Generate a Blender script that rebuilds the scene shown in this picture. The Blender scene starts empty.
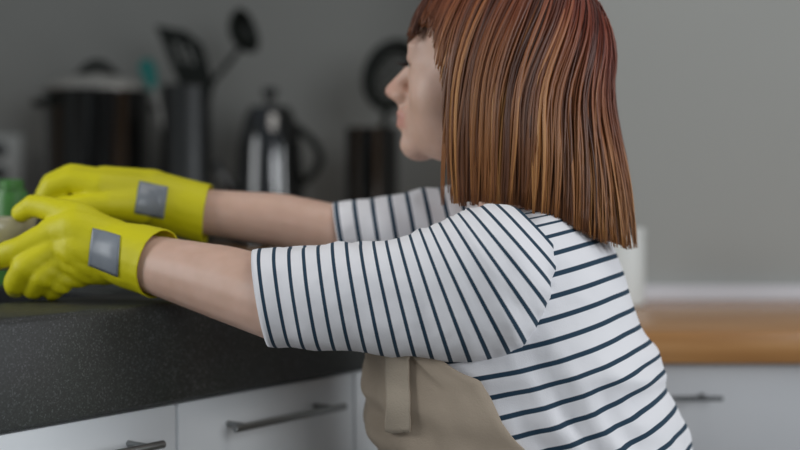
import bpy, bmesh, math, random
from mathutils import Vector, Matrix, noise
from mathutils.bvhtree import BVHTree
random.seed(7)
S = bpy.context.scene
COL = S.collection
PI = math.pi
V = Vector

# ------------------------------------------------------------------ camera
FPX, CZ, TH = 1276.0, 1.04, math.atan(35/1276.0)
def W(px, py, Y):
    """world point at depth Y seen at photo position px, py"""
    a, b = (px-400)/FPX, (225-py)/FPX
    k = Y/(b*math.sin(TH)+math.cos(TH))
    return V((a*k, Y, CZ+k*(b*math.cos(TH)-math.sin(TH))))
cd = bpy.data.cameras.new('camera'); cam = bpy.data.objects.new('camera', cd); COL.objects.link(cam)
cam.location = (0, 0, CZ); cam.rotation_euler = (PI/2-TH, 0, 0)
cd.sensor_width = 36; cd.lens = FPX*36/800
cd.dof.use_dof = True; cd.dof.focus_distance = 1.34; cd.dof.aperture_fstop = 1.9
cd.clip_start = .05
S.camera = cam

# ------------------------------------------------------------------ materials
def lin(c):
    r = []
    for v in c:
        v /= 255.0
        r.append(v/12.92 if v <= .04045 else ((v+.055)/1.055)**2.4)
    return (*r, 1)
def nmat(name):
    m = bpy.data.materials.new(name); m.use_nodes = True
    nt = m.node_tree; b = nt.nodes['Principled BSDF']
    return m, nt, b
def mat(name, col, rough=.5, metal=0, noise_scale=None, noise_amt=.08, bump=0, bscale=200, spec=None):
    m, nt, b = nmat(name)
    b.inputs['Base Color'].default_value = lin(col)
    b.inputs['Roughness'].default_value = rough
    b.inputs['Metallic'].default_value = metal
    if spec is not None: b.inputs['Specular IOR Level'].default_value = spec
    tc = nt.nodes.new('ShaderNodeTexCoord')
    if noise_scale:
        n = nt.nodes.new('ShaderNodeTexNoise'); n.inputs['Scale'].default_value = noise_scale
        n.inputs['Detail'].default_value = 4
        nt.links.new(tc.outputs['Object'], n.inputs['Vector'])
        mx = nt.nodes.new('ShaderNodeMix'); mx.data_type = 'RGBA'
        c = lin(col)
        mx.inputs['A'].default_value = (*[x*(1-noise_amt) for x in c[:3]], 1)
        mx.inputs['B'].default_value = (*[min(1, x*(1+noise_amt)) for x in c[:3]], 1)
        nt.links.new(n.outputs['Fac'], mx.inputs['Factor'])
        nt.links.new(mx.outputs['Result'], b.inputs['Base Color'])
    if bump:
        n2 = nt.nodes.new('ShaderNodeTexNoise'); n2.inputs['Scale'].default_value = bscale
        n2.inputs['Detail'].default_value = 3
        nt.links.new(tc.outputs['Object'], n2.inputs['Vector'])
        bp = nt.nodes.new('ShaderNodeBump'); bp.inputs['Strength'].default_value = bump
        bp.inputs['Distance'].default_value = .002
        nt.links.new(n2.outputs['Fac'], bp.inputs['Height'])
        nt.links.new(bp.outputs['Normal'], b.inputs['Normal'])
    return m
def ramp(nt, stops, interp='LINEAR'):
    r = nt.nodes.new('ShaderNodeValToRGB'); r.color_ramp.interpolation = interp
    e = r.color_ramp.elements
    while len(e) < len(stops): e.new(.5)
    for i, (p, c) in enumerate(stops):
        e[i].position = p; e[i].color = c
    return r

M = {}
M['wall'] = mat('grey_wall_paint', (150, 151, 148), .85, noise_scale=3, noise_amt=.04, bump=.1, bscale=120)
M['floor'] = mat('floor_boards', (108, 104, 98), .5, noise_scale=8, noise_amt=.2)
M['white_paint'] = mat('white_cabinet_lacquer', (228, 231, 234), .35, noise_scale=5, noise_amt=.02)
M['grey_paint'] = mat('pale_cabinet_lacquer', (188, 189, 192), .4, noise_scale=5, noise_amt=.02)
M['trim'] = mat('white_trim', (200, 200, 206), .5)
M['steel'] = mat('brushed_steel', (205, 202, 196), .35, .6, noise_scale=60, noise_amt=.1)
M['dark_steel'] = mat('dark_handle_steel', (92, 94, 95), .38, 1, noise_scale=60, noise_amt=.1)
M['bar'] = mat('satin_bar_steel', (150, 152, 152), .4, 1, noise_scale=60, noise_amt=.1)
M['black'] = mat('black_enamel', (14, 15, 15), .12, noise_scale=30, noise_amt=.2)
_b = M['black'].node_tree.nodes['Principled BSDF']
_b.inputs['Specular IOR Level'].default_value = 1; _b.inputs['Coat Weight'].default_value = 1; _b.inputs['Coat Roughness'].default_value = .08
M['black_plastic'] = mat('black_nylon', (15, 20, 16), .5, noise_scale=30, noise_amt=.2, spec=.25)
M['teal'] = mat('teal_silicone', (10, 105, 100), .5, noise_scale=20)
M['green'] = mat('green_plastic', (74, 132, 60), .4, noise_scale=20)
M['cream'] = mat('cream_glaze', (182, 175, 150), .25, noise_scale=15, noise_amt=.05)
M['white_plastic'] = mat('white_plastic', (205, 208, 206), .4, noise_scale=15, noise_amt=.03)
M['sink'] = mat('black_sink', (22, 23, 24), .3, noise_scale=200, noise_amt=.4)
M['glove'] = mat('yellow_rubber', (212, 203, 2), .58, noise_scale=14, noise_amt=.1, bump=.35, bscale=70)
M['patch'] = mat('grey_patch', (128, 134, 142), .35, noise_scale=40, noise_amt=.1)
M['apron'] = mat('beige_cotton', (176, 160, 142), .9, noise_scale=60, noise_amt=.07, bump=.25, bscale=500)
M['strap'] = mat('pale_beige_cotton', (186, 172, 154), .9, noise_scale=60, noise_amt=.06, bump=.5, bscale=500)
M['trousers'] = mat('dark_denim', (50, 55, 70), .9, noise_scale=80, noise_amt=.2)
M['eye'] = mat('eye_white', (225, 220, 212), .15, noise_scale=20, noise_amt=.02)
M['iris'] = mat('iris', (70, 80, 70), .2)
M['brow'] = mat('brow_hair', (105, 66, 44), .7, noise_scale=90, noise_amt=.2)
M['lash'] = mat('lash', (40, 26, 20), .7)

# stone: near black with fine pale speckles
m, nt, b = nmat('speckled_stone'); M['stone'] = m
tc = nt.nodes.new('ShaderNodeTexCoord')
vo = nt.nodes.new('ShaderNodeTexVoronoi'); vo.inputs['Scale'].default_value = 640
nt.links.new(tc.outputs['Object'], vo.inputs['Vector'])
sx = nt.nodes.new('ShaderNodeSeparateColor'); nt.links.new(vo.outputs['Color'], sx.inputs['Color'])
r1 = ramp(nt, [(0, lin((45, 47, 45))), (.6, lin((51, 53, 51))), (.86, lin((61, 63, 62))), (1, lin((84, 87, 87)))])
nt.links.new(sx.outputs['Red'], r1.inputs['Fac'])
n = nt.nodes.new('ShaderNodeTexNoise'); n.inputs['Scale'].default_value = 9
nt.links.new(tc.outputs['Object'], n.inputs['Vector'])
mx = nt.nodes.new('ShaderNodeMix'); mx.data_type = 'RGBA'; mx.blend_type = 'MULTIPLY'
mx.inputs['Factor'].default_value = .25
nt.links.new(r1.outputs['Color'], mx.inputs['A']); nt.links.new(n.outputs['Color'], mx.inputs['B'])
nt.links.new(mx.outputs['Result'], b.inputs['Base Color']); b.inputs['Roughness'].default_value = .5; b.inputs['Specular IOR Level'].default_value = .4

# wood
m, nt, b = nmat('oiled_wood'); M['wood'] = m
tc = nt.nodes.new('ShaderNodeTexCoord'); mp = nt.nodes.new('ShaderNodeMapping')
mp.inputs['Scale'].default_value = (1.2, 14, 22); nt.links.new(tc.outputs['Object'], mp.inputs['Vector'])
n = nt.nodes.new('ShaderNodeTexNoise'); n.inputs['Scale'].default_value = 3; n.inputs['Detail'].default_value = 6
nt.links.new(mp.outputs['Vector'], n.inputs['Vector'])
r1 = ramp(nt, [(.25, lin((156, 108, 62))), (.5, lin((178, 129, 78))), (.75, lin((194, 147, 96)))])
nt.links.new(n.outputs['Fac'], r1.inputs['Fac']); nt.links.new(r1.outputs['Color'], b.inputs['Base Color'])
b.inputs['Roughness'].default_value = .26

# striped jersey: stripe counter carried by the cloth
m, nt, b = nmat('striped_jersey'); M['shirt'] = m
at = nt.nodes.new('ShaderNodeAttribute'); at.attribute_name = 'stripe'
fr = nt.nodes.new('ShaderNodeMath'); fr.operation = 'FRACT'; nt.links.new(at.outputs['Fac'], fr.inputs[0])
wht, nav = lin((234, 233, 237)), lin((30, 58, 78))
r1 = ramp(nt, [(0, wht), (.365, wht), (.395, nav), (.605, nav), (.635, wht)])
nt.links.new(fr.outputs[0], r1.inputs['Fac']); nt.links.new(r1.outputs['Color'], b.inputs['Base Color'])
b.inputs['Roughness'].default_value = .9
tc = nt.nodes.new('ShaderNodeTexCoord')
n = nt.nodes.new('ShaderNodeTexNoise'); n.inputs['Scale'].default_value = 700
n3 = nt.nodes.new('ShaderNodeTexNoise'); n3.inputs['Scale'].default_value = 18; n3.inputs['Detail'].default_value = 2
nt.links.new(tc.outputs['Object'], n.inputs['Vector']); nt.links.new(tc.outputs['Object'], n3.inputs['Vector'])
bp = nt.nodes.new('ShaderNodeBump'); bp.inputs['Strength'].default_value = .3; bp.inputs['Distance'].default_value = .001
nt.links.new(n.outputs['Fac'], bp.inputs['Height'])
bp2 = nt.nodes.new('ShaderNodeBump'); bp2.inputs['Strength'].default_value = .5; bp2.inputs['Distance'].default_value = .012
nt.links.new(n3.outputs['Fac'], bp2.inputs['Height']); nt.links.new(bp.outputs['Normal'], bp2.inputs['Normal'])
nt.links.new(bp2.outputs['Normal'], b.inputs['Normal'])

# skin
m, nt, b = nmat('skin'); M['skin'] = m
at = nt.nodes.new('ShaderNodeAttribute'); at.attribute_name = 'tint'
tc = nt.nodes.new('ShaderNodeTexCoord')
n = nt.nodes.new('ShaderNodeTexNoise'); n.inputs['Scale'].default_value = 40
nt.links.new(tc.outputs['Object'], n.inputs['Vector'])
r0 = ramp(nt, [(.3, lin((205, 168, 148))), (.7, lin((214, 178, 160)))]); nt.links.new(n.outputs['Fac'], r0.inputs['Fac'])
mx = nt.nodes.new('ShaderNodeMix'); mx.data_type = 'RGBA'
nt.links.new(at.outputs['Fac'], mx.inputs['Factor']); nt.links.new(r0.outputs['Color'], mx.inputs['A'])
mx.inputs['B'].default_value = lin((196, 112, 104)); nt.links.new(mx.outputs['Result'], b.inputs['Base Color'])
b.inputs['Roughness'].default_value = .5
b.inputs['Subsurface Weight'].default_value = .12; b.inputs['Subsurface Radius'].default_value = (.012, .005, .003)

# hair: each lock has its own dye tone, tips lighter than roots
m, nt, b = nmat('auburn_hair'); M['hair'] = m
at = nt.nodes.new('ShaderNodeAttribute'); at.attribute_name = 'tone'
al = nt.nodes.new('ShaderNodeAttribute'); al.attribute_name = 'along'
rA = ramp(nt, [(0, lin((58, 24, 19))), (.45, lin((104, 42, 27))), (.8, lin((128, 58, 37))), (1, lin((148, 84, 60)))])
rB = ramp(nt, [(0, lin((80, 46, 28))), (.4, lin((126, 78, 42))), (.75, lin((158, 104, 56))), (1, lin((188, 134, 78)))])
nt.links.new(at.outputs['Fac'], rA.inputs['Fac']); nt.links.new(at.outputs['Fac'], rB.inputs['Fac'])
mx = nt.nodes.new('ShaderNodeMix'); mx.data_type = 'RGBA'
nt.links.new(al.outputs['Fac'], mx.inputs['Factor'])
nt.links.new(rA.outputs['Color'], mx.inputs['A']); nt.links.new(rB.outputs['Color'], mx.inputs['B'])
nt.links.new(mx.outputs['Result'], b.inputs['Base Color']); b.inputs['Roughness'].default_value = .42

# ------------------------------------------------------------------ object helpers
def world_loc(o):
    p = V((0, 0, 0))
    while o is not None:
        p = p + V(o.location); o = o.parent
    return p
def link(name, me, m, parent=None, base=None, smooth=True):
    """mesh given in world coordinates becomes one object; its origin sits at its parent's or at base"""
    me.name = name
    if m is not None: me.materials.clear(); me.materials.append(m)
    o = bpy.data.objects.new(name, me); COL.objects.link(o)
    if parent is not None:
        o.parent = parent; org = world_loc(parent)
    else:
        if base is None:
            xs = [v.co for v in me.vertices]
            lo = V([min(c[i] for c in xs) for i in range(3)]); hi = V([max(c[i] for c in xs) for i in range(3)])
            base = V(((lo.x+hi.x)/2, (lo.y+hi.y)/2, lo.z))
        org = V(base); o.location = org
    me.transform(Matrix.Translation(-org))
    for p in me.polygons: p.use_smooth = bool(smooth)
    if smooth == 'auto':
        for p in me.polygons: p.use_smooth = True
        me.set_sharp_from_angle(angle=math.radians(38))
    return o
def tag(o, label, cat, group=None):
    o['label'] = label; o['category'] = cat
    if group: o['group'] = group
    return o
def thing(name, loc, label, cat, group=None):
    o = bpy.data.objects.new(name, None); COL.objects.link(o); o.location = loc; o.empty_display_size = .05
    return tag(o, label, cat, group)
def tome(bm):
    bmesh.ops.recalc_face_normals(bm, faces=bm.faces)
    me = bpy.data.meshes.new('m'); bm.to_mesh(me); bm.free(); return me
def pymesh(vs, fs):
    me = bpy.data.meshes.new('m'); me.from_pydata([tuple(v) for v in vs], [], fs); me.update(); return me
def setattr_f(me, name, vals):
    a = me.attributes.new(name, 'FLOAT', 'POINT'); a.data.foreach_set('value', [float(x) for x in vals])
def add_box(bm, lo, hi, frame=None, bevel=0):
    r = bmesh.ops.create_cube(bm, size=1)
    vs = r['verts']
    for v in vs:
        v.co = V([lo[i] + (v.co[i]+.5)*(hi[i]-lo[i]) for i in range(3)])
    if bevel:
        es = list({e for v in vs for e in v.link_edges})
        bv = bmesh.ops.bevel(bm, geom=es, offset=bevel, segments=2, affect='EDGES', profile=.5)
        vs = list({v for f in bv['faces'] for v in f.verts} | {v for v in vs if v.is_valid})
    if frame:
        for v in vs: v.co = frame(v.co)
    return vs
def add_ell(bm, c, r, rot=None, seg=24):
    mm = Matrix.Translation(V(c)) @ (rot.to_4x4() if rot else Matrix()) @ Matrix.Diagonal((*r, 1))
    bmesh.ops.create_uvsphere(bm, u_segments=seg, v_segments=seg//2, radius=1, matrix=mm)
def frames(pts):
    T = []
    for i in range(len(pts)):
        a, b_ = pts[max(0, i-1)], pts[min(len(pts)-1, i+1)]
        T.append((b_-a).normalized())
    up = V((0, 0, 1)) if abs(T[0].z) < .9 else V((0, 1, 0))
    n = T[0].cross(up).normalized(); out = []
    for t in T:
        n = (n - t*n.dot(t)).normalized(); out.append((t, n, t.cross(n)))
    return out
def add_tube(bm, pts, radii, seg=12, caps=True):
    pts = [V(p) for p in pts]
    if not isinstance(radii, (list, tuple)): radii = [radii]*len(pts)
    rings = []
    for p, r, (t, n, bb) in zip(pts, radii, frames(pts)):
        rings.append([bm.verts.new(p + (n*math.cos(2*PI*k/seg)+bb*math.sin(2*PI*k/seg))*r) for k in range(seg)])
    for a, b_ in zip(rings, rings[1:]):
        for k in range(seg):
            bm.faces.new((a[k], a[(k+1) % seg], b_[(k+1) % seg], b_[k]))
    if caps: bm.faces.new(rings[0]); bm.faces.new(rings[-1])
def add_chain(bm, pts, radii, seg=16):
    """rounded limb: spheres joined by cones"""
    for p, r in zip(pts, radii): add_ell(bm, p, (r, r, r), seg=seg)
    for (p, r), (q, s) in zip(zip(pts, radii), zip(pts[1:], radii[1:])):
        add_tube(bm, [p, q], [r, s], seg)
def add_lathe(bm, c, prof, seg=40, axis=None):
    c = V(c); rings = []
    for r, z in prof:
        if r < 1e-5: rings.append([bm.verts.new(c+V((0, 0, z)))])
        else: rings.append([bm.verts.new(c+V((r*math.cos(2*PI*k/seg), r*math.sin(2*PI*k/seg), z))) for k in range(seg)])
    for a, b_ in zip(rings, rings[1:]):
        for k in range(seg):
            k2 = (k+1) % seg
            if len(a) == 1 and len(b_) == 1: continue
            if len(a) == 1: bm.faces.new((a[0], b_[k2], b_[k]))
            elif len(b_) == 1: bm.faces.new((a[k], a[k2], b_[0]))
            else: bm.faces.new((a[k], a[k2], b_[k2], b_[k]))
def crom(P, n):
    """smooth path through rows of numbers, n samples per span"""
    out = []
    for i in range(len(P)-1):
        p0, p1, p2, p3 = P[max(0, i-1)], P[i], P[i+1], P[min(len(P)-1, i+2)]
        for j in range(n + (1 if i == len(P)-2 else 0)):
            t = j/n
            out.append([.5*((2*b_)+(c-a)*t+(2*a-5*b_+4*c-d)*t*t+(3*b_-a-3*c+d)*t**3) for a, b_, c, d in zip(p0, p1, p2, p3)])
    return out
def remesh(bm, voxel, smooth=4, fac=.5):
    me = tome(bm); o = bpy.data.objects.new('tmp', me); COL.objects.link(o)
    md = o.modifiers.new('r', 'REMESH'); md.mode = 'VOXEL'; md.voxel_size = voxel; md.use_smooth_shade = True
    if smooth:
        s = o.modifiers.new('s', 'SMOOTH'); s.iterations = smooth; s.factor = fac
    dg = bpy.context.evaluated_depsgraph_get(); dg.update()
    out = bpy.data.meshes.new_from_object(o.evaluated_get(dg))
    bpy.data.objects.remove(o); bpy.data.meshes.remove(me)
    return out
def thicken(me, th, off=1):
    o = bpy.data.objects.new('tmp', me); COL.objects.link(o)
    md = o.modifiers.new('s', 'SOLIDIFY'); md.thickness = th; md.offset = off
    dg = bpy.context.evaluated_depsgraph_get(); dg.update()
    out = bpy.data.meshes.new_from_object(o.evaluated_get(dg))
    bpy.data.objects.remove(o); return out
def lay_on(me, quad, n, lift, th):
    """a small cloth or rubber patch laid on the surface me (world coordinates) over the photo quad"""
    bv = BVHTree.FromPolygons([v.co for v in me.vertices], [list(p.vertices) for p in me.polygons])
    o = V((0, 0, CZ)); g = []
    for i in range(n+1):
        for j in range(n+1):
            u, w = i/n, j/n
            x = (quad[0][0]*(1-u)+quad[1][0]*u)*(1-w)+(quad[3][0]*(1-u)+quad[2][0]*u)*w
            y = (quad[0][1]*(1-u)+quad[1][1]*u)*(1-w)+(quad[3][1]*(1-u)+quad[2][1]*u)*w
            d = (W(x, y, 1)-o).normalized(); h = bv.ray_cast(o, d)
            if h[0] is None:
                h = bv.find_nearest(W(x, y, 1.45))
            nn = h[1] if h[1].dot(d) < 0 else -h[1]
            g.append(h[0]+nn*lift)
    fs = [(i*(n+1)+j, i*(n+1)+j+1, (i+1)*(n+1)+j+1, (i+1)*(n+1)+j) for i in range(n) for j in range(n)]
    return thicken(pymesh(g, fs), th, 0)

# ------------------------------------------------------------------ setting
def struct(name, lo, hi, m):
    bm = bmesh.new(); add_box(bm, lo, hi); o = link(name, tome(bm), m, smooth=False); o['kind'] = 'structure'; return o
struct('floor', (-2.2, -1.6, -.05), (2.8, 3.2, 0), M['floor'])
struct('wall_back', (-2.2, 3.1, 0), (.28, 3.2, 2.5), M['wall'])
struct('wall_chimney', (.28, 2.34, 0), (2.8, 3.2, 2.5), M['wall'])
struct('wall_left', (-2.3, -1.6, 0), (-2.2, 3.2, 2.5), M['wall'])
struct('trim_1', (.285, 2.318, .8403), (2.8, 2.3398, .866), M['trim'])

# ------------------------------------------------------------------ sink counter
DT = V((.61, .7924, 0)); DN = V((-.7924, .61, 0)); P0 = V((-.40, 1.276, 0))
def K(c):                                    # counter frame: along, into, height
    return P0 + DT*c[0] + DN*c[1] + V((0, 0, c[2]))
ZT, ZB = .911, .795
T0, T1, HT0, HT1, HD0, HD1, DEP = -.62, .76, -.42, .30, .15, .55, .64
bm = bmesh.new()
def rr(x0, y0, x1, y1, r, z, n=6):
    pts = []
    for cx, cy, a0 in ((x1-r, y1-r, 0), (x0+r, y1-r, 90), (x0+r, y0+r, 180), (x1-r, y0+r, 270)):
        for k in range(n+1):
            a = math.radians(a0+90*k/n); pts.append((cx+r*math.cos(a), cy+r*math.sin(a), z))
    return pts
rings = [rr(T0+.004, .004, T1-.004, DEP-.004, .006, ZB), rr(T0, 0, T1, DEP, .006, ZB+.004), rr(T0, 0, T1, DEP, .006, ZT-.008),
         rr(T0+.002, .002, T1-.002, DEP-.002, .006, ZT-.003), rr(T0+.007, .007, T1-.007, DEP-.007, .006, ZT),
         rr(HT0, HD0, HT1, HD1, .04, ZT), rr(HT0+.003, HD0+.003, HT1-.003, HD1-.003, .04, ZT-.003),
         rr(HT0+.003, HD0+.003, HT1-.003, HD1-.003, .04, ZB)]
vr = [[bm.verts.new(K(p)) for p in r] for r in rings]
for a, b_ in zip(vr, vr[1:]+vr[:1]):
    for k in range(len(a)):
        bm.faces.new((a[k], a[(k+1) % len(a)], b_[(k+1) % len(a)], b_[k]))
o = link('stone_worktop', tome(bm), M['stone'], smooth='auto')
tag(o, 'dark speckled stone worktop with a thick front edge below the yellow gloves', 'worktop')
bm = bmesh.new()
rings = [rr(HT0+.004, HD0+.004, HT1-.004, HD1-.004, .04, ZT-.006), rr(HT0+.006, HD0+.006, HT1-.006, HD1-.006, .04, ZT-.004), rr(HT0+.014, HD0+.014, HT1-.014, HD1-.014, .036, ZT-.006),
         rr(HT0+.022, HD0+.022, HT1-.022, HD1-.022, .036, ZT-.17), rr(HT0+.05, HD0+.05, HT1-.05, HD1-.05, .03, ZT-.185),
         rr(HT0+.05, HD0+.05, HT1-.05, HD1-.05, .03, ZT-.19), rr(HT0+.012, HD0+.012, HT1-.012, HD1-.012, .036, ZT-.18)]
vr = [[bm.verts.new(K(p)) for p in r] for r in rings]
L = len(vr[0])
for a, b_ in zip(vr, vr[1:]+vr[:1]):
    if a is vr[4]: continue
    for k in range(L): bm.faces.new((a[k], a[(k+1) % L], b_[(k+1) % L], b_[k]))
bm.faces.new(vr[4]); bm.faces.new(vr[5])
sk = thing('sink', K(((HT0+HT1)/2, (HD0+HD1)/2, ZT-.19)), 'black sink basin let into the dark speckled worktop under the gloved hands', 'sink')
link('basin', tome(bm), M['sink'], sk, smooth='auto')
bm = bmesh.new(); add_lathe(bm, K(((HT0+HT1)/2, (HD0+HD1)/2, ZT-.1846)), [(0, .003), (.02, .003), (.03, .001), (.034, 0)])
link('drain', tome(bm), M['steel'], sk)

def handle(parent, frame, x0, x1, z, r=.0046, off=.034, m=None):
    bm = bmesh.new()
    add_tube(bm, [frame((x0, -off, z)), frame((x0+.001, -off, z)), frame((x1-.001, -off, z)), frame((x1, -off, z))], [r*.8, r, r, r*.8], 16)
    for x in (x0+.022, x1-.022): add_tube(bm, [frame((x, 0, z)), frame((x, -off, z))], r*.8, 12)
    return link('handle', tome(bm), m or M['dark_steel'], parent, smooth='auto')
def cabinet(name, frame, x0, x1, y0, depth, top, hx, hz, label, group, split=.2):
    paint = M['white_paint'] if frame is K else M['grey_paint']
    c = thing(name, frame(((x0+x1)/2, y0+depth/2, 0)), label, 'cabinet', group)
    bm = bmesh.new()
    add_box(bm, (x0+.0005, y0+.021, .1), (x1-.0005, y0+.05, top-.0005), frame)     # face of the carcass, kept clear of the basin
    add_box(bm, (x0+.0005, y0+.05, .1), (x0+.018, y0+depth, top-.0005), frame)
    add_box(bm, (x1-.018, y0+.05, .1), (x1-.0005, y0+depth, top-.0005), frame)
    add_box(bm, (x0+.018, y0+depth-.012, .1), (x1-.018, y0+depth, top-.0005), frame)
    add_box(bm, (x0+.018, y0+.05, .1), (x1-.018, y0+depth-.012, .118), frame)
    link('body', tome(bm), paint, c, smooth=False)
    bm = bmesh.new(); add_box(bm, (x0+.002, y0+.07, 0), (x1-.002, y0+.09, .1), frame)
    link('plinth', tome(bm), paint, c, smooth=False)
    f = lambda q: frame((q[0], q[1]+y0, q[2]))
    bm = bmesh.new(); add_box(bm, (x0+.0018, 0, top-split+.004), (x1-.0018, .02, top-.004), f, .002)
    d = link('drawer', tome(bm), paint, c, smooth='auto')
    if hx: handle(d, f, hx[0], hx[1], hz, .0046 if frame is K else .0034, m=M['bar'] if frame is K else None)
    bm = bmesh.new(); add_box(bm, (x0+.0018, 0, .104), (x1-.0018, .02, top-split), f, .002)
    d2 = link('drawer', tome(bm), paint, c, smooth='auto')
    if hx: handle(d2, f, hx[0], hx[1], .45, .0046 if frame is K else .0034, m=M['bar'] if frame is K else None)
    return c
G1 = 'white drawer cabinets under the stone worktop'
cabinet('drawer_cabinet', K, -.12, .248, .014, .6, ZB, (-.02, .197), .756, 'white drawer cabinet under the stone worktop, its bar handle below the gloves', G1)
cabinet('drawer_cabinet', K, .248, .572, .014, .6, ZB, (.308, .512), .756, 'white drawer cabinet under the stone worktop, left of the beige apron', G1)
cabinet('drawer_cabinet', K, .572, .75, .014, .6, ZB, None, .752, 'narrow white cabinet at the worktop end, mostly hidden behind the apron', G1)

# ------------------------------------------------------------------ wooden counter at the right
I = lambda c: V(c)
bm = bmesh.new(); add_box(bm, (.10, 1.797, .794), (2.78, 2.318, .84), None, .004)
o = link('wooden_worktop', tome(bm), M['wood'], smooth='auto')
tag(o, 'long warm brown wooden worktop along the grey wall behind the woman', 'worktop')
G2 = 'white cabinets under the wooden worktop'
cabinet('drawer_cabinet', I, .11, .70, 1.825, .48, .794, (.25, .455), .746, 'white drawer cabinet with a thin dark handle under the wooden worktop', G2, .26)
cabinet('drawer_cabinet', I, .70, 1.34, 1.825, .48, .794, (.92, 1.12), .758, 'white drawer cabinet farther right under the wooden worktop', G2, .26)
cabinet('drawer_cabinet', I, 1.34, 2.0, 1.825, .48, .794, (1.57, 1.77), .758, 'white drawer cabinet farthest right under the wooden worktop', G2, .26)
cs = thing('canister', W(618, 300, 2.2)*1, 'white canister on the wooden worktop just behind the striped back', 'canister')
cs.location.z = .8402
cb = V(cs.location)
bm = bmesh.new(); add_lathe(bm, cb, [(0, 0), (.04, 0), (.045, .005), (.045, .115), (.043, .12), (0, .12)]); link('body', tome(bm), M['white_plastic'], cs, smooth='auto')
bm = bmesh.new(); add_lathe(bm, cb, [(0, .1202), (.046, .1202), (.046, .131), (.043, .134), (.012, .135), (.012, .146), (0, .147)]); link('lid', tome(bm), M['white_plastic'], cs, smooth='auto')

# ------------------------------------------------------------------ counter against the back wall, with its clutter
bm = bmesh.new(); add_box(bm, (-1.9, 2.5, .872), (.27, 3.098, .912), None, .004)
o = link('wooden_worktop', tome(bm), M['wood'], smooth='auto')
tag(o, 'wooden worktop against the far wall carrying the black stockpot', 'worktop')
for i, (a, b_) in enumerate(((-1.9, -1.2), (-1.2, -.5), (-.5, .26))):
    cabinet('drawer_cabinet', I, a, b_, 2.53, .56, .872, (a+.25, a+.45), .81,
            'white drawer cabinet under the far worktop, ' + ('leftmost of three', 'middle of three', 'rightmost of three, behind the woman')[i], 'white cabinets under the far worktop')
ZC = .9122
def at(px, Y, z=ZC):
    p = W(px, 200, Y); p.z = z; return p
# stockpot
c = at(98, 2.86); sp = thing('stockpot', c, 'large black stockpot with a steel lid standing before the far wall', 'pot')
zt = W(98, 92, 2.86).z - ZC
bm = bmesh.new(); add_lathe(bm, c, [(0, 0), (.108, 0), (.116, .01), (.117, zt-.01), (.121, zt-.004), (.121, zt), (.112, zt), (.108, .02), (0, .02)]); link('body', tome(bm), M['black'], sp, smooth='auto')
bm = bmesh.new(); add_lathe(bm, c, [(.118, zt+.0005), (.12, zt+.006), (.112, zt+.012), (.08, zt+.028), (.04, zt+.036), (0, zt+.038), (0, zt+.03), (.08, zt+.02), (.11, zt+.002)])
ld = link('lid', tome(bm), M['steel'], sp, smooth='auto')
bm = bmesh.new(); add_tube(bm, [c+V((-.045+.09*k/8, 0, zt+.032+.028*math.sin(PI*k/8))) for k in range(9)], [.008+.005*math.sin(PI*k/8) for k in range(9)], 12)
link('knob', tome(bm), M['black_plastic'], ld)
for s in (-1, 1):
    bm = bmesh.new()
    add_tube(bm, [c+Matrix.Rotation(.7, 3, 'Z') @ V((s*(.113+.032*math.sin(PI*k/10)), -.04+.08*k/10, zt-.03)) for k in range(11)], .008, 12)
    link('side_handle', tome(bm), M['black_plastic'], sp)
# utensil jar
c = at(187, 2.82); uj = thing('utensil_jar', c, 'steel utensil jar beside the black stockpot', 'jar')
zj = W(187, 86, 2.82).z - ZC
bm = bmesh.new(); add_lathe(bm, c, [(0, 0), (.050, 0), (.054, .004), (.054, zj-.004), (.0555, zj), (.052, zj), (.051, .006), (0, .006)]); link('body', tome(bm), M['dark_steel'], uj, smooth='auto')
def rod(bm, p, q, r): add_tube(bm, [p, q], r, 10)
# slotted turner
foot = c+V((.02, .01, .03))
tn = thing('slotted_turner', foot, 'black slotted turner leaning left out of the utensil jar', 'utensil')
neck = W(196, 84, 2.82)
bm = bmesh.new(); rod(bm, foot, neck, .0055); link('shaft', tome(bm), M['black_plastic'], tn)
def plate(bm, outline, Y, th=.004):
    f = [bm.verts.new(W(x, y, Y)) for x, y in outline]; g = [bm.verts.new(W(x, y, Y+th)) for x, y in outline]
    n_ = len(f)
    bm.faces.new(f); bm.faces.new(g[::-1])
    for k in range(n_): bm.faces.new((f[k], f[(k+1) % n_], g[(k+1) % n_], g[k]))
bm = bmesh.new()
for ol in (((157, 24), (166, 22), (182, 30), (204, 86), (188, 88), (170, 52)),):
    pass
A, B_, C_, D_ = (155, 25), (202, 44), (214, 84), (180, 86)
def mixp(p, q, t): return (p[0]+(q[0]-p[0])*t, p[1]+(q[1]-p[1])*t)
for t0, t1 in ((0, .3), (.40, .56), (.66, 1)):
    plate(bm, (mixp(A, B_, t0), mixp(A, B_, t1), mixp(D_, C_, t1), mixp(D_, C_, t0)), 2.82)
plate(bm, (A, (186, 31), B_, mixp(B_, C_, .2), mixp(A, D_, .2)), 2.8195)
plate(bm, (mixp(A, D_, .58), mixp(B_, C_, .58), C_, D_), 2.8195)
link('blade', tome(bm), M['black_plastic'], tn, smooth=False)
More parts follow.
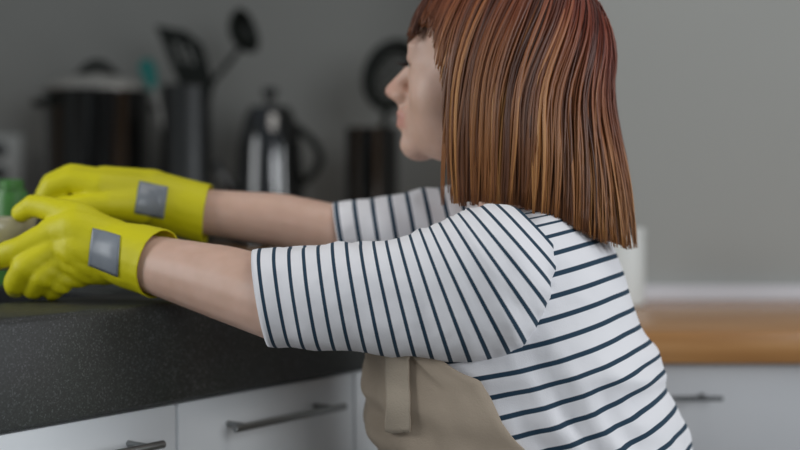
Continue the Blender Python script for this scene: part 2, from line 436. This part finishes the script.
# ladle
foot = c+V((-.025, -.01, .03)); lp = thing('ladle', foot, 'black ladle leaning right out of the utensil jar', 'utensil')
bm = bmesh.new(); add_tube(bm, [foot, W(212, 82, 2.81), W(226, 66, 2.81), W(240, 48, 2.81)], .006, 10); link('shaft', tome(bm), M['black_plastic'], lp)
bm = bmesh.new(); cc = W(247, 30, 2.81); rr_ = Matrix.Rotation(math.radians(20), 3, 'Y')
prof = [(math.sin(a*PI/2/8)*.045, -math.cos(a*PI/2/8)*.03) for a in range(9)]; prof += [(.042, 0)]+[(math.sin(a*PI/2/8)*.042, -math.cos(a*PI/2/8)*.027) for a in range(7, -1, -1)]
add_lathe(bm, (0, 0, 0), prof, 28)
mm = Matrix.Translation(cc) @ Matrix.Rotation(math.radians(8), 4, 'Y') @ Matrix.Rotation(math.radians(64), 4, 'Y') @ Matrix.Rotation(math.radians(24), 4, 'X') @ Matrix.Diagonal((1.12, 1.0, 1.25, 1))
bmesh.ops.transform(bm, matrix=mm, verts=bm.verts); link('bowl', tome(bm), M['black_plastic'], lp)
# teal spatula
foot = c+V((.01, -.025, .03)); ts = thing('spatula', foot, 'teal silicone spatula leaning over the stockpot lid', 'utensil')
bm = bmesh.new(); rod(bm, foot, W(154, 86, 2.80), .005); link('shaft', tome(bm), M['steel'], ts)
bm = bmesh.new(); plate(bm, ((141, 60), (150, 58), (156, 66), (158, 88), (149, 91), (144, 80), (138, 68)), 2.798, .012)
link('blade', tome(bm), M['teal'], ts, smooth=False)
# kettle
c = at(270, 2.8); kt = thing('kettle', c, 'black kettle with a round lid knob standing right of the utensil jar', 'kettle')
zk = W(270, 112, 2.8).z - ZC
bm = bmesh.new(); add_lathe(bm, c, [(0, 0), (.078, 0), (.083, .006), (.081, .05), (.07, zk*.75), (.055, zk-.008), (.05, zk), (0, zk)]); link('body', tome(bm), M['black'], kt, smooth='auto')
bm = bmesh.new(); add_lathe(bm, c, [(.05, zk+.0005), (.045, zk+.01), (.012, zk+.018), (.009, zk+.03), (.018, zk+.04), (.016, zk+.052), (0, zk+.055)]); link('lid', tome(bm), M['black'], kt, smooth='auto')
bm = bmesh.new(); add_tube(bm, [c+V((.055+.055*math.sin(PI*k/12), 0, zk-.03-.14*k/12)) for k in range(13)], .009, 12); link('handle', tome(bm), M['black_plastic'], kt)
bm = bmesh.new(); add_tube(bm, [c+V((-.07, 0, .1)), c+V((-.1, 0, .15)), c+V((-.118, 0, .19))], [.018, .012, .009], 12); link('spout', tome(bm), M['black'], kt)
# tall dark canister with a sieve in it
c = at(372, 2.8); dj = thing('utensil_jar', c, 'dark utensil jar on the far worktop before the woman\'s face', 'jar')
zj = W(372, 128, 2.8).z - ZC
bm = bmesh.new(); add_lathe(bm, c, [(0, 0), (.054, 0), (.058, .004), (.058, zj-.003), (.06, zj), (.055, zj), (.054, .006), (0, .006)]); link('body', tome(bm), M['black'], dj, smooth='auto')
foot = c+V((0, 0, .03)); sv = thing('sieve', foot, 'black rimmed round sieve standing upright before the woman\'s nose', 'utensil')
cs_ = W(393, 76, 2.8); pts = []
for k in range(33):
    a = 2*PI*k/32; pts.append(cs_+V((.052*math.cos(a)+.012*math.sin(a), .012*math.cos(a), .066*math.sin(a))))
bm = bmesh.new(); add_tube(bm, pts, [.013+.004*max(0, math.cos(2*PI*k/32-2.2)) for k in range(33)], 10, caps=False); rim = link('rim', tome(bm), M['black_plastic'], sv)
bm = bmesh.new()
for k in range(-5, 6):
    x = k*.0095; h = math.sqrt(max(0, 1-(x/.055)**2))*.064; 
    rod(bm, cs_+V((x-.012*h/.066, 0, -h)), cs_+V((x+.012*h/.066, 0, h)), .0021)
    z = k*.0115; w_ = math.sqrt(max(0, 1-(z/.066)**2))*.05
    rod(bm, cs_+V((-w_+.2*z, 0, z)), cs_+V((w_+.2*z, 0, z)), .0021)
link('mesh', tome(bm), M['black_plastic'], sv)
bm = bmesh.new(); rod(bm, foot, cs_+V((-.014, 0, -.066)), .008); link('shaft', tome(bm), M['black_plastic'], sv)
# socket on the far wall
q = W(4, 162, 3.098); sc_ = thing('wall_socket', q, 'white socket plate on the far wall left of the stockpot', 'socket')
bm = bmesh.new(); add_box(bm, (q.x-.045, 3.09, q.z-.065), (q.x+.045, 3.0995, q.z+.065), None, .003); pl = link('plate', tome(bm), M['white_plastic'], sc_, smooth='auto')
for s in (-1, 1):
    bm = bmesh.new(); add_tube(bm, [(q.x-.01, 3.0885, q.z+s*.028), (q.x-.01, 3.0905, q.z+s*.028)], .02, 20); link('outlet', tome(bm), M['dark_steel'], pl, smooth='auto')

# ------------------------------------------------------------------ small things at the sink
c = W(12, 250, 1.74); c.z = ZT+.0003; gb = thing('soap_bottle', c, 'green plastic bottle at the back of the sink behind the near glove', 'bottle')
hb = W(12, 190, 1.74).z - c.z
bm = bmesh.new(); add_lathe(bm, c, [(0, 0), (.023, 0), (.026, .004), (.024, hb*.6), (.023, hb*.93), (.019, hb), (0, hb)], 28)
bmesh.ops.transform(bm, matrix=Matrix.Translation(c) @ Matrix.Diagonal((1, .7, 1, 1)) @ Matrix.Translation(-c), verts=bm.verts)
link('body', tome(bm), M['green'], gb, smooth='auto')
bm = bmesh.new(); add_lathe(bm, c, [(0, hb+.0005), (.016, hb+.0005), (.016, hb+.012), (.014, hb+.014), (0, hb+.015)], 20); link('cap', tome(bm), M['green'], gb, smooth='auto')
c = W(-8, 218, 1.535); bz = c.z-.062
bm = bmesh.new(); add_lathe(bm, (c.x, c.y, bz), [(0, 0), (.026, 0), (.028, .004), (.042, .02), (.05, .045), (.053, .062), (.0505, .063), (.047, .045), (.039, .022), (.02, .009), (0, .008)])
o = link('bowl', tome(bm), M['cream'], smooth=True); tag(o, 'small cream bowl held in the near yellow glove', 'bowl')

# ------------------------------------------------------------------ the woman
YAW = math.radians(18)
F = V((-math.cos(YAW), math.sin(YAW), 0)); Lf = V((-math.sin(YAW), -math.cos(YAW), 0)); UP = V((0, 0, 1))
YC = 1.48
root = thing('person', (W(545, 450, YC).x, YC+.02, 0), 'woman with auburn bob in striped top, beige apron and yellow gloves, leaning over sink', 'person')
# torso rows: photo y of axis, front x, back x, half width, lean (deg)
TR = [(205, 508, 556, .050, 8), (214, 480, 574, .085, 10), (226, 452, 590, .125, 12), (245, 418, 601, .148, 13), (270, 388, 614, .152, 13),
      (300, 376, 626, .152, 13), (330, 371, 635, .155, 13), (360, 372, 645, .160, 13), (380, 375, 658, .163, 14), (398, 382, 663, .166, 15),
      (416, 390, 665, .167, 15), (436, 399, 677, .168, 15), (468, 408, 690, .172, 14), (510, 412, 698, .175, 12), (560, 418, 700, .175, 6), (620, 424, 694, .172, 0)]
sC = FPX/YC
rows = []
for y, xl, xr, ar, ln in TR:
    c = W((xl+xr)/2, y, YC); hw = (xr-xl)/2/sC
    af = math.sqrt(max(1e-4, hw*hw-(ar*math.sin(YAW))**2))/math.cos(YAW)
    rows.append((c.x, c.y, c.z, max(af, .03), ar, math.radians(ln)))
RW = crom(rows, 8)
dist = [0]
for a, b_ in zip(RW, RW[1:]): dist.append(dist[-1]+math.hypot((V(a[:3])-V(b_[:3])).length, .8*(b_[4]-a[4])))
def sup(a, e=.86):
    c, s = math.cos(a), math.sin(a)
    return math.copysign(abs(c)**e, c), math.copysign(abs(s)**e, s)
def tpt(row, ang, off=0, k=1, wr=0):
    x, y, z, af, ar, ln = row
    ca, sa = sup(ang)
    d = F*math.cos(ln)-UP*math.sin(ln)
    p = V((x, y, z)) + d*((af*k+off)*ca) + Lf*((ar*k+off)*sa)
    if wr:
        # slack cloth: slanting folds round the waist, soft ones above
        low = max(0, min(1, (.90-p.z)/.10))
        q = noise.noise(V((ang*1.6, p.z*34+ang*2.2, 3.1)))*.0045*low + noise.noise(V((ang*2.5+7, p.z*12, 1.7)))*.005
        q += .004*low*math.sin(p.z*115+ang*2.4)*(.5+.5*math.sin(ang*1.3+1))
        q += .006*low*math.exp(-((ang-1.95)/.45)**2)*math.sin(ang*21+p.z*38)
        q += .007*low*math.exp(-((p.z-.838+.02*(ang-2.6))/.010)**2)*max(0, min(1, (ang-1.9)/.6))
        p += (d*ca+Lf*sa)*q*wr
    return p
NA = 96
def torso_mesh(k, off, i0, i1, caps, wr=0):
    vs, fs, st = [], [], []
    for i in range(i0, i1+1):
        for j in range(NA):
            vs.append(tpt(RW[i], 2*PI*j/NA, off, k, wr))
            u = math.cos(2*PI*j/NA); low = max(0, min(1, (.93-RW[i][2])/.14))
            st.append(dist[i]/.0224+(.3+.7*low)*(.013*u+(.026*u*u if u < 0 else 0))/.0224)
    for i in range(i1-i0):
        for j in range(NA):
            fs.append((i*NA+j, i*NA+(j+1) % NA, (i+1)*NA+(j+1) % NA, (i+1)*NA+j))
    if caps: fs += [tuple(range(NA)), tuple(range((i1-i0)*NA, (i1-i0+1)*NA))]
    return vs, fs, st
# head
HS = 1.115; HY = math.radians(25); HP = math.radians(13)
HC = W(494, 74, 1.49)
hf = V((-math.cos(HY)*math.cos(HP), math.sin(HY)*math.cos(HP), math.sin(HP))); hl = V((-math.sin(HY), -math.cos(HY), 0)); hu = hf.cross(hl)
HR = Matrix((hf, hl, hu)).transposed()
def H(x, y, z): return HC + (HR @ V((x, y, z)))*HS
hr = lambda *r: tuple(v*HS for v in r)
bm = bmesh.new()
def hell(x, y, z, a, b_, c): add_ell(bm, H(x, y, z), hr(a, b_, c), HR, 32)
hell(-.008, 0, .035, .095, .074, .082); hell(.038, 0, .028, .050, .060, .060); hell(.034, 0, -.02, .053, .058, .06)
hell(.034, 0, -.06, .05, .047, .042); hell(.067, 0, -.09, .021, .023, .018); hell(.057, 0, -.064, .033, .034, .032); hell(.088, 0, -.047, .015, .013, .012)
for s in (-1, 1):
    hell(.042, s*.031, -.030, .036, .030, .042); hell(.097, s*.011, -.043, .012, .008, .008)
    hell(.076, s*.03, .012, .013, .024, .008); hell(-.008, s*.074, -.01, .02, .008, .031)
    hell(.074, s*.032, -.0005, .0135, .0165, .009); hell(.073, s*.032, -.0165, .0115, .016, .0065)
add_chain(bm, [H(.080, 0, .004), H(.096, 0, -.021), H(.110, 0, -.040)], hr(.010, .0100, .0098))
hell(.087, 0, -.061, .011, .022, .0068); hell(.0855, 0, -.0725, .011, .019, .0078)
neck0 = H(-.022, 0, -.05); neck1 = W(534, 226, YC)
add_chain(bm, [neck0, (neck0+neck1)/2, neck1], [.056, .053, .062])
# trunk, arms, legs, all fused below
vs, fs, _ = torso_mesh(.88, 0, 12, len(RW)-1, True)
bv_ = [bm.verts.new(v) for v in vs]
for f in fs: bm.faces.new([bv_[i] for i in f])
nS, nE, nM, nW = W(492, 275, 1.345), W(285, 302, 1.372), W(225, 283, 1.41), W(152, 264, 1.452)
add_chain(bm, [nS, nE, nM, nW, W(112, 252, 1.47), W(80, 247, 1.475)], [.050, .045, .042, .033, .026, .018])
fS, fE, fM, fW = W(530, 232, 1.60), W(352, 236, 1.60), W(280, 220, 1.60), W(205, 212, 1.60)
add_chain(bm, [fS, fE, fM, fW, W(160, 200, 1.595), W(130, 195, 1.59)], [.048, .036, .034, .029, .025, .016])
hip = W(555, 560, YC)
for s in (-1, 1):
    a = hip + Lf*(s*.085) + V((0, 0, -.03)); kn = V((a.x-.03, a.y, .34)) + Lf*(s*.005); an = V((a.x+.0, a.y, .075))
    add_chain(bm, [a, kn, an, an+V((0, 0, -.04))+F*.01], [.085, .055, .038, .034])
    add_chain(bm, [an+V((0, 0, -.043))-F*.03, an+V((0, 0, -.05))+F*.10], [.030, .024])
me = remesh(bm, .0036, 8)
_b = bmesh.new(); _b.from_mesh(me); _b.verts.ensure_lookup_table()      # even out cheeks, temples and jaw
_sel = []
for v in _b.verts:
    d = HR.transposed() @ (v.co-HC)/HS
    if -.03 < d.x < .092 and abs(d.y) > .018 and -.115 < d.z < .05: _sel.append((v, (1-max(0, 1-(d-V((.084, math.copysign(.033, d.y), -.006))).length/.03))*min(1, (abs(d.y)-.018)/.010)*min(1, max(0, (.092-d.x)/.012))))
for _ in range(45):
    nw = [(v, v.co.lerp(sum((e.other_vert(v).co for e in v.link_edges), V((0, 0, 0)))/len(v.link_edges), .5*k)) for v, k in _sel]
    for v, c_ in nw: v.co = c_
_b.to_mesh(me); _b.free()
tint = []
lipc = H(.092, 0, -.067); nz = H(.119, 0, -.042)
for v in me.vertices:
    d = HR.transposed() @ (v.co-HC)/HS
    t = 0
    if d.x > .07 and abs(d.y) < .027: t = max(t, min(1, max(0, (.0105-abs(d.z+.067))/.004))*min(1, max(0, (.027-abs(d.y))/.006))*.5)
    t = max(t, .35*max(0, 1-(v.co-nz).length/.035))
    tint.append(t)
setattr_f(me, 'tint', tint)
body = link('body', me, M['skin'], root)
for s in (-1, 1):
    bm = bmesh.new(); add_ell(bm, H(.0715, s*.031, -.009), hr(.0118, .0118, .0118), HR, 24); ey = link('eye', tome(bm), M['eye'], body)
    me_ = ey.data; me_.materials.append(M['iris'])
    cI = H(.0715, s*.031, -.009)-world_loc(ey)
    for p in me_.polygons:
        if (p.center-cI).normalized().dot(hf) > .9: p.material_index = 1
    bm = bmesh.new(); add_tube(bm, [H(.091-.010*(k/8-.2)**2*2.2, s*(.012+.038*k/8), .019+.008*math.sin(PI*(k/8)*.8)) for k in range(9)], [.0015+.0025*math.sin(PI*(k+.6)/9.4) for k in range(9)], 8)
    link('eyebrow', tome(bm), M['brow'], body)
    bm = bmesh.new()
    for k in range(9):
        yy = .02+.026*k/8; xx = .084-.006*((k-3)/5)**2
        add_tube(bm, [H(xx+.002, s*yy, -.008), H(xx+.007, s*(yy+.001), -.010), H(xx+.012, s*(yy+.003), -.009)], [.0014, .0012, .0004], 5)
    link('eyelashes', tome(bm), M['lash'], body)

# shirt
vs, fs, st = torso_mesh(1, 0, 3, len(RW)-12, False, 1)
me = pymesh(vs, fs); setattr_f(me, 'stripe', st)
shirt = link('striped_shirt', me, M['shirt'], root)
def sleeve(R, pitch, nseg=56, ph=0):
    rr2 = crom([(t[0], t[1], b_[0], b_[1], y, bb) for t, b_, y, bb in R], 6)
    vs, st, s = [], [], ph; prev = None; n_ = 0
    first = rr2[0]
    lip = list(first); cx, cy = (first[0]+first[2])/2, (first[1]+first[3])/2
    lip = [cx+(first[0]-cx)*.9+6, cy+(first[1]-cy)*.9, cx+(first[2]-cx)*.9+6, cy+(first[3]-cy)*.9, first[4], first[5]*.9]
    for i, r in enumerate([lip]+rr2):
        t, b_ = W(r[0], r[1], r[4]), W(r[2], r[3], r[4]); c = (t+b_)/2; u = (t-b_)/2
        if i > 1: s += (c-prev).length/pitch
        prev = c
        ax = V((0, -1, 0))
        for j in range(nseg):
            a = 2*PI*j/nseg; ca, sa = sup(a, .92)
            p = c+u*ca+ax*(r[5]*sa)
            q = noise.noise(V((i*.32, a*1.5, 5)))*.0035+math.sin(i*.55+a*1.5)*.0012
            n3 = (u.normalized()*ca+ax*sa)
            vs.append(p+n3*q*min(1, i/4)); st.append(s)
        n_ += 1
    fs = [(i*nseg+j, i*nseg+(j+1) % nseg, (i+1)*nseg+(j+1) % nseg, (i+1)*nseg+j) for i in range(n_-1) for j in range(nseg)]
    fs.append(tuple((n_-1)*nseg+j for j in range(nseg)))
    me = pymesh(vs, fs); setattr_f(me, 'stripe', st); return me
NS = [((253, 250), (270, 347), 1.375, .052), ((292, 247), (308, 349), 1.37, .055), ((332, 244), (350, 351), 1.365, .057),
      ((368, 242), (392, 356), 1.36, .060), ((398, 239), (432, 360), 1.352, .062), ((418, 231), (466, 362), 1.345, .064),
      ((434, 225), (499, 357), 1.34, .066), ((449, 218), (524, 342), 1.338, .066), ((462, 212), (541, 318), 1.338, .064),
      ((477, 207), (550, 293), 1.342, .058), ((496, 204), (554, 268), 1.35, .045), ((516, 207), (553, 246), 1.36, .034)]
link('sleeve', sleeve(NS, .0160), M['shirt'], shirt)
FS = [((333, 203), (343, 262), 1.60, .045), ((375, 198), (386, 265), 1.60, .048), ((415, 191), (430, 268), 1.60, .050),
      ((455, 186), (475, 272), 1.60, .052), ((495, 184), (520, 275), 1.60, .055), ((525, 192), (556, 265), 1.60, .045), ((545, 205), (565, 245), 1.60, .03)]
link('sleeve', sleeve(FS, .0225, ph=.3), M['shirt'], shirt)

# apron: bib and skirt wrapped over the front
AE = [(270, 40), (300, 62), (330, 80), (362, 92), (400, 94), (450, 101), (520, 113), (640, 120)]
def aedge(z):
    for (y0, a0), (y1, a1) in zip(AE, AE[1:]):
        z0, z1 = W(500, y0, YC).z, W(500, y1, YC).z
        if z1 <= z <= z0: return math.radians(a0+(a1-a0)*(z0-z)/(z0-z1))
    return math.radians(AE[0][1] if z > W(500, 270, YC).z else AE[-1][1])
i0 = min(range(len(RW)), key=lambda i: abs(RW[i][2]-W(500, 275, YC).z)); ARW = RW[i0:]
last = ARW[-1]
for k in range(1, 16): ARW = ARW + [(last[0], last[1], last[2]-.016*k, last[3]+.001*k, last[4]+.001*k, last[5])]
NB = 72; vs, fs = [], []
for i, r in enumerate(ARW):
    e = aedge(r[2])
    for j in range(NB+1):
        u = 2*j/NB-1; a = u*e
        ed = (1-abs(u))*e
        off = .0105 + .0065*math.exp(-((ed-.12)/.022)**2) + .003*noise.noise(V((a*3, r[2]*6, 9))) + .0035*math.sin(a*16+r[2]*5)*max(0, min(1, (.9-r[2])/.1))
        vs.append(tpt(r, a, off, 1, .85))
for i in range(len(ARW)-1):
    for j in range(NB): fs.append((i*(NB+1)+j, i*(NB+1)+j+1, (i+1)*(NB+1)+j+1, (i+1)*(NB+1)+j))
ame = pymesh(vs, fs)
ap = link('apron', thicken(ame.copy(), .002, 1), M['apron'], root)
sm = lay_on(ame, [(389, 340), (412, 340), (413, 431), (391, 432)], 14, .006, .003)
stp = link('apron_strap', sm, M['strap'], ap)
# trousers
bm = bmesh.new()
for s in (-1, 1):
    a = hip + Lf*(s*.085) + V((0, 0, -.03)); kn = V((a.x-.03, a.y, .34)) + Lf*(s*.005); an = V((a.x+.0, a.y, .085))
    add_chain(bm, [a, kn, an], [.093, .064, .054])
vs, fs, _ = torso_mesh(.93, 0, len(RW)-16, len(RW)-1, True)
bv_ = [bm.verts.new(v) for v in vs]
for f in fs: bm.faces.new([bv_[i] for i in f])
link('trousers', remesh(bm, .009, 3), M['trousers'], root)

# gloves
def cut_open(me, p, n):
    b = bmesh.new(); b.from_mesh(me)
    bmesh.ops.bisect_plane(b, geom=b.verts[:]+b.edges[:]+b.faces[:], plane_co=p, plane_no=n, clear_outer=True)
    b.to_mesh(me); b.free(); return me
bm = bmesh.new()
def ch(pts, rad): add_chain(bm, [W(*p) for p in pts], rad, 18)
ch([(110, 247, 1.472), (78, 232, 1.472), (52, 233, 1.474)], [.032, .027, .017])
ch([(110, 252, 1.472), (80, 248, 1.470), (55, 250, 1.470)], [.032, .028, .0165])
ch([(110, 256, 1.472), (84, 260, 1.470), (64, 266, 1.470)], [.030, .024, .016])
ch([(105, 262, 1.472), (88, 268, 1.472), (74, 274, 1.472)], [.026, .019, .015])
ch([(100, 238, 1.475), (78, 218, 1.478), (52, 209, 1.487), (33, 206, 1.497), (21, 213, 1.505)], [.026, .019, .0128, .0115, .0098])     # thumb
ch([(52, 235, 1.472), (18, 251, 1.468), (-12, 260, 1.482), (-26, 261, 1.50)], [.0165, .0142, .0126, .0112])                         # index
ch([(53, 250, 1.468), (25, 267, 1.458), (15, 283, 1.470), (16, 287, 1.482)], [.0162, .0138, .0122, .0112])                             # middle
ch([(60, 262, 1.468), (41, 277, 1.460), (33, 288, 1.474), (35, 289, 1.486)], [.0155, .0134, .012, .011])                              # ring
ch([(72, 272, 1.470), (60, 283, 1.466), (52, 290, 1.478), (53, 290, 1.488)], [.0145, .0124, .0112, .0105])                             # little
ch([(108, 250, 1.472), (130, 256, 1.462), (150, 261, 1.454), (190, 274, 1.436)], [.033, .0365, .0385, .041])
gm = remesh(bm, .0024, 4)
axn = (nM-nW).normalized()
for v in gm.vertices:       # gathered rubber across the wrist and slack cuff
    p = v.co
    s = (p-W(85, 255, 1.47)).dot(axn)
    w_ = math.exp(-(s/.022)**2)
    v.co = p + v.normal*(w_*.0008*max(0, min(1, (.985-p.z)/.03))*math.sin(s*300+p.z*420) + .0011*noise.noise(p*45))
cut_open(gm, W(160, 262, 1.452), axn)
glove = link('rubber_glove', thicken(gm.copy(), .0016, 1), M['glove'], root)
glove['label'] = 'near yellow rubber glove gripping the cream bowl'
link('cuff_patch', lay_on(gm, [(93, 229), (121, 237), (119, 276), (89, 264)], 12, .0025, .0012), M['patch'], glove)
bm = bmesh.new()
for k, (yy, dy) in enumerate(((1.555, 3), (1.578, 0), (1.602, 0), (1.624, 3))):
    ch([(150, 196, 1.59), (100, 184+dy, yy), (72, 176+dy*1.5, yy-.002), (52, 184+dy, yy-.004), (45, 196+dy, yy-.002)], [.028, .0185, .0142, .0125, .0112])
ch([(140, 204, 1.57), (108, 204, 1.548), (84, 206, 1.540), (64, 206, 1.545)], [.024, .0165, .013, .011])
ch([(150, 197, 1.595), (105, 186, 1.588)], [.034, .024])
ch([(150, 198, 1.595), (180, 207, 1.60), (205, 214, 1.60), (240, 222, 1.60)], [.034, .0355, .0365, .038])
fm = remesh(bm, .0028, 4)
axf = (fM-fW).normalized()
cut_open(fm, W(208, 214, 1.60), axf)
fg = link('rubber_glove', thicken(fm.copy(), .0016, 1), M['glove'], root)
fg['label'] = 'far yellow rubber glove partly behind the near one'
link('cuff_patch', lay_on(fm, [(139, 182), (168, 188), (164, 218), (134, 212)], 10, .0025, .0012), M['patch'], fg)

# hair: locks combed from a middle parting, fringe in front, longer at the back
def yend(phi):
    a = abs(phi)
    tab = [(79, 206), (95, 203), (120, 206), (140, 218), (158, 236), (180, 248), (200, 250)]
    if phi < 0: tab = [(72, 190), (120, 200), (150, 225), (180, 246)]
    if a <= tab[0][0]: return tab[0][1]
    for (a0, y0), (a1, y1) in zip(tab, tab[1:]):
        if a <= a1: return y0+(y1-y0)*(a-a0)/(a1-a0)
    return tab[-1][1]
def lock(phi, o, cut, n1=9, n2=9, dphi=0.):
    """path of a lock: target azimuth phi (deg, + is her left), lift o (m), cut 0..1 random end"""
    sg = 1 if phi >= 0 else -1; a = abs(phi)
    RT = [(0, 72), (81, 90), (115, 107), (150, 129), (181, 150)]
    for (a0, y0), (a1, y1) in zip(RT, RT[1:]):
        if a <= a1: m_ = math.radians(y0+(y1-y0)*(a-a0)/(a1-a0)); break
    rd = V((math.cos(m_), sg*.03, math.sin(m_))).normalized()
    ph = math.radians(phi)
    td = V((math.cos(ph), math.sin(ph), -.06)).normalized()
    E = V((.097+o, .082+o, .109+o)); C0 = V((-.008, 0, .007))
    om = math.acos(max(-1, min(1, rd.dot(td))))
    short = None
    if a < 46: short = .40+.025*cut+.0*a
    stop = 1.0
    pts = []
    full = []
    for i in range(n1+1):
        t = i/n1
        d = (rd*math.sin((1-t)*om)+td*math.sin(t*om))/math.sin(om)
        lift = 1+.015*math.sin(PI*t)
        full.append(H(*(C0+V((d.x*E.x*(1.05 if d.x < 0 else 1), d.y*E.y, d.z*E.z))*lift)))
    # hang
    p = full[-1]
    outw = (HR @ V((math.cos(ph), math.sin(ph), 0))); outw.z = 0; outw.normalize()
    zend = W(500, yend(phi)+cut*6-2, HC.y).z
    back = max(0, min(1, (a-120)/50)); side = max(0, 1-abs(a-85)/50)
    for i in range(1, n2+1):
        t = i/n2
        q = p.copy(); q.z = p.z+(zend-p.z)*t
        q += outw*(.033*back*t + .006*math.sin(PI*t))*(1 if phi > 0 or a > 150 else .4)
        q += hf*(.010*side*t)
        q += outw*(-.012*(1-back)*t*t)
        full.append(q)
    # fringe and temple: trim by height
    for _ in range(5):
        full = [full[0]]+[(full[i-1]+full[i]*2+full[i+1])*.25 for i in range(1, len(full)-1)]+[full[-1]]
    if a < 81:
        T_ = [(0, 36), (54, 36), (60, 42), (66, 56), (71, 72), (76, 98), (79, 140), (81, 200)]
        for (a0, y0), (a1, y1) in zip(T_, T_[1:]):
            if a <= a1: y_lim = y0+(y1-y0)*(a-a0)/(a1-a0); break
        zl = W(500, y_lim+(cut*24-16 if a < 56 else cut*10-5), HC.y).z
        out = [full[0]]
        for q0, q1 in zip(full, full[1:]):
            if q1.z < zl:
                t = (q0.z-zl)/max(1e-6, q0.z-q1.z); out.append(q0.lerp(q1, max(0, min(1, t)))); break
            out.append(q1)
        full = out if len(out) > 2 else full[:3]
    return full
HV, HF, TN, AL = [], [], [], []
def resample(pts, n):
    d = [0]
    for a, b_ in zip(pts, pts[1:]): d.append(d[-1]+(b_-a).length)
    out = []; j = 0
    for i in range(n):
        s = d[-1]*i/(n-1)
        while j < len(d)-2 and d[j+1] < s: j += 1
        t = (s-d[j])/max(1e-9, d[j+1]-d[j]); out.append(pts[j].lerp(pts[j+1], min(1, t)))
    return out, d[-1]
def add_lock(pts, rad, tone, seg=5, n=18, flat=.4):
    pts, ln = resample(pts, n)
    b0 = len(HV)
    for i, (t, nn, bb) in enumerate(frames(pts)):
        u = i/(n-1); r = rad*(.55+.45*math.sin(PI*min(1, u*1.6+.15)*.5))*(1 if u < .75 else 1-.75*(u-.75)/.25)
        out = pts[i]-HC; out = (out-t*out.dot(t)).normalized(); side = t.cross(out)
        for k in range(seg):
            a = 2*PI*k/seg
            HV.append(pts[i]+side*math.cos(a)*r+out*math.sin(a)*r*flat); TN.append(tone); AL.append(min(1, max(0, (u*ln-.06)/.16)))
    for i in range(n-1):
        for k in range(seg):
            HF.append((b0+i*seg+k, b0+i*seg+(k+1) % seg, b0+(i+1)*seg+(k+1) % seg, b0+(i+1)*seg+k))
    HF.append(tuple(b0+k for k in range(seg))[::-1]); HF.append(tuple(b0+(n-1)*seg+k for k in range(seg)))
# under-layer closing the gaps
step = 3
grid = []
for a in range(-180, 181, step):
    pts, _ = resample(lock(max(-179.5, min(179.5, a)), .006, .2), 22); grid.append(pts)
b0 = len(HV)
for g in grid:
    for i, q in enumerate(g): HV.append(q); TN.append(.3); AL.append(min(1, i/12))
for c in range(len(grid)-1):
    for i in range(21): HF.append((b0+c*22+i, b0+(c+1)*22+i, b0+(c+1)*22+i+1, b0+c*22+i+1))
rnd = random.Random(11)
phi = -178.0
clumps = []
while phi < 178:
    clumps.append(phi); phi += rnd.uniform(1.6, 3.6)
for cph in clumps:
    ctone = rnd.betavariate(1.7, 1.8)
    clift = rnd.uniform(.008, .012); ccut = rnd.random()
    for _ in range(rnd.randint(9, 13)):
        ph0 = cph+rnd.gauss(0, 2.0); ph0 = max(-179, min(179, ph0))
        A_ = lock(ph0, clift+rnd.uniform(-.003, .004), ccut*.6+rnd.random()*.4)
        B2 = lock(max(-179, min(179, cph)), clift+rnd.uniform(-.001, .002), ccut)
        A_, _l = resample(A_, 20); B2, _l = resample(B2, 20)
        P = [p.lerp(q, .6*(i/19)**1.5) for i, (p, q) in enumerate(zip(A_, B2))]
        w0 = rnd.uniform(0, 6); wa = rnd.uniform(.0005, .0025)
        P = [p+hf*(wa*math.sin(w0+i*.45)) for i, p in enumerate(P)]
        add_lock(P, rnd.uniform(.0009, .0024), max(0, min(1, ctone+rnd.gauss(0, .11))))
for k in range(5):       # stray wisps by the cheek
    P = lock(81.5+k*.6, .012, .9); P = [p+hf*(.012*max(0, (i-9)/9)) for i, p in enumerate(P)]
    add_lock(P, .0011, .5)
hm = pymesh(HV, HF); setattr_f(hm, 'tone', TN); setattr_f(hm, 'along', AL)
link('hair', hm, M['hair'], root)

# ------------------------------------------------------------------ light
w = bpy.data.worlds.new('World'); S.world = w; w.use_nodes = True
bg = w.node_tree.nodes['Background']; bg.inputs['Color'].default_value = (.80, .90, 1.0, 1); bg.inputs['Strength'].default_value = .16
def area(name, loc, tgt, sx, sy, e, col):
    l = bpy.data.lights.new(name, 'AREA'); l.shape = 'RECTANGLE'; l.size = sx; l.size_y = sy; l.energy = e; l.color = col
    o = bpy.data.objects.new(name, l); COL.objects.link(o); o.location = loc
    o.rotation_euler = (V(tgt)-V(loc)).to_track_quat('-Z', 'Y').to_euler(); return l
area('window_daylight', (1.4, -1.25, 1.7), (.1, 1.5, .95), 1.2, 1.4, 27, (.93, .97, 1))
area('side_window_daylight', (2.6, .75, 1.5), (.1, 1.7, 1.0), 1.0, 1.3, 25, (.93, .97, 1))
lw = area('left_window_daylight', (-2.1, 1.0, 1.55), (.1, 1.4, 1.1), 1.0, 1.2, 7, (.95, .98, 1))
lw.spread = math.radians(85)
area('ceiling_lamp', (.3, 1.3, 2.5), (.3, 1.5, 0), .9, .9, 7, (1, .96, .9))
S.view_settings.view_transform = 'Standard'; S.view_settings.look = 'None'
S.view_settings.gamma = 1; S.view_settings.use_curve_mapping = False; S.view_settings.exposure = 0
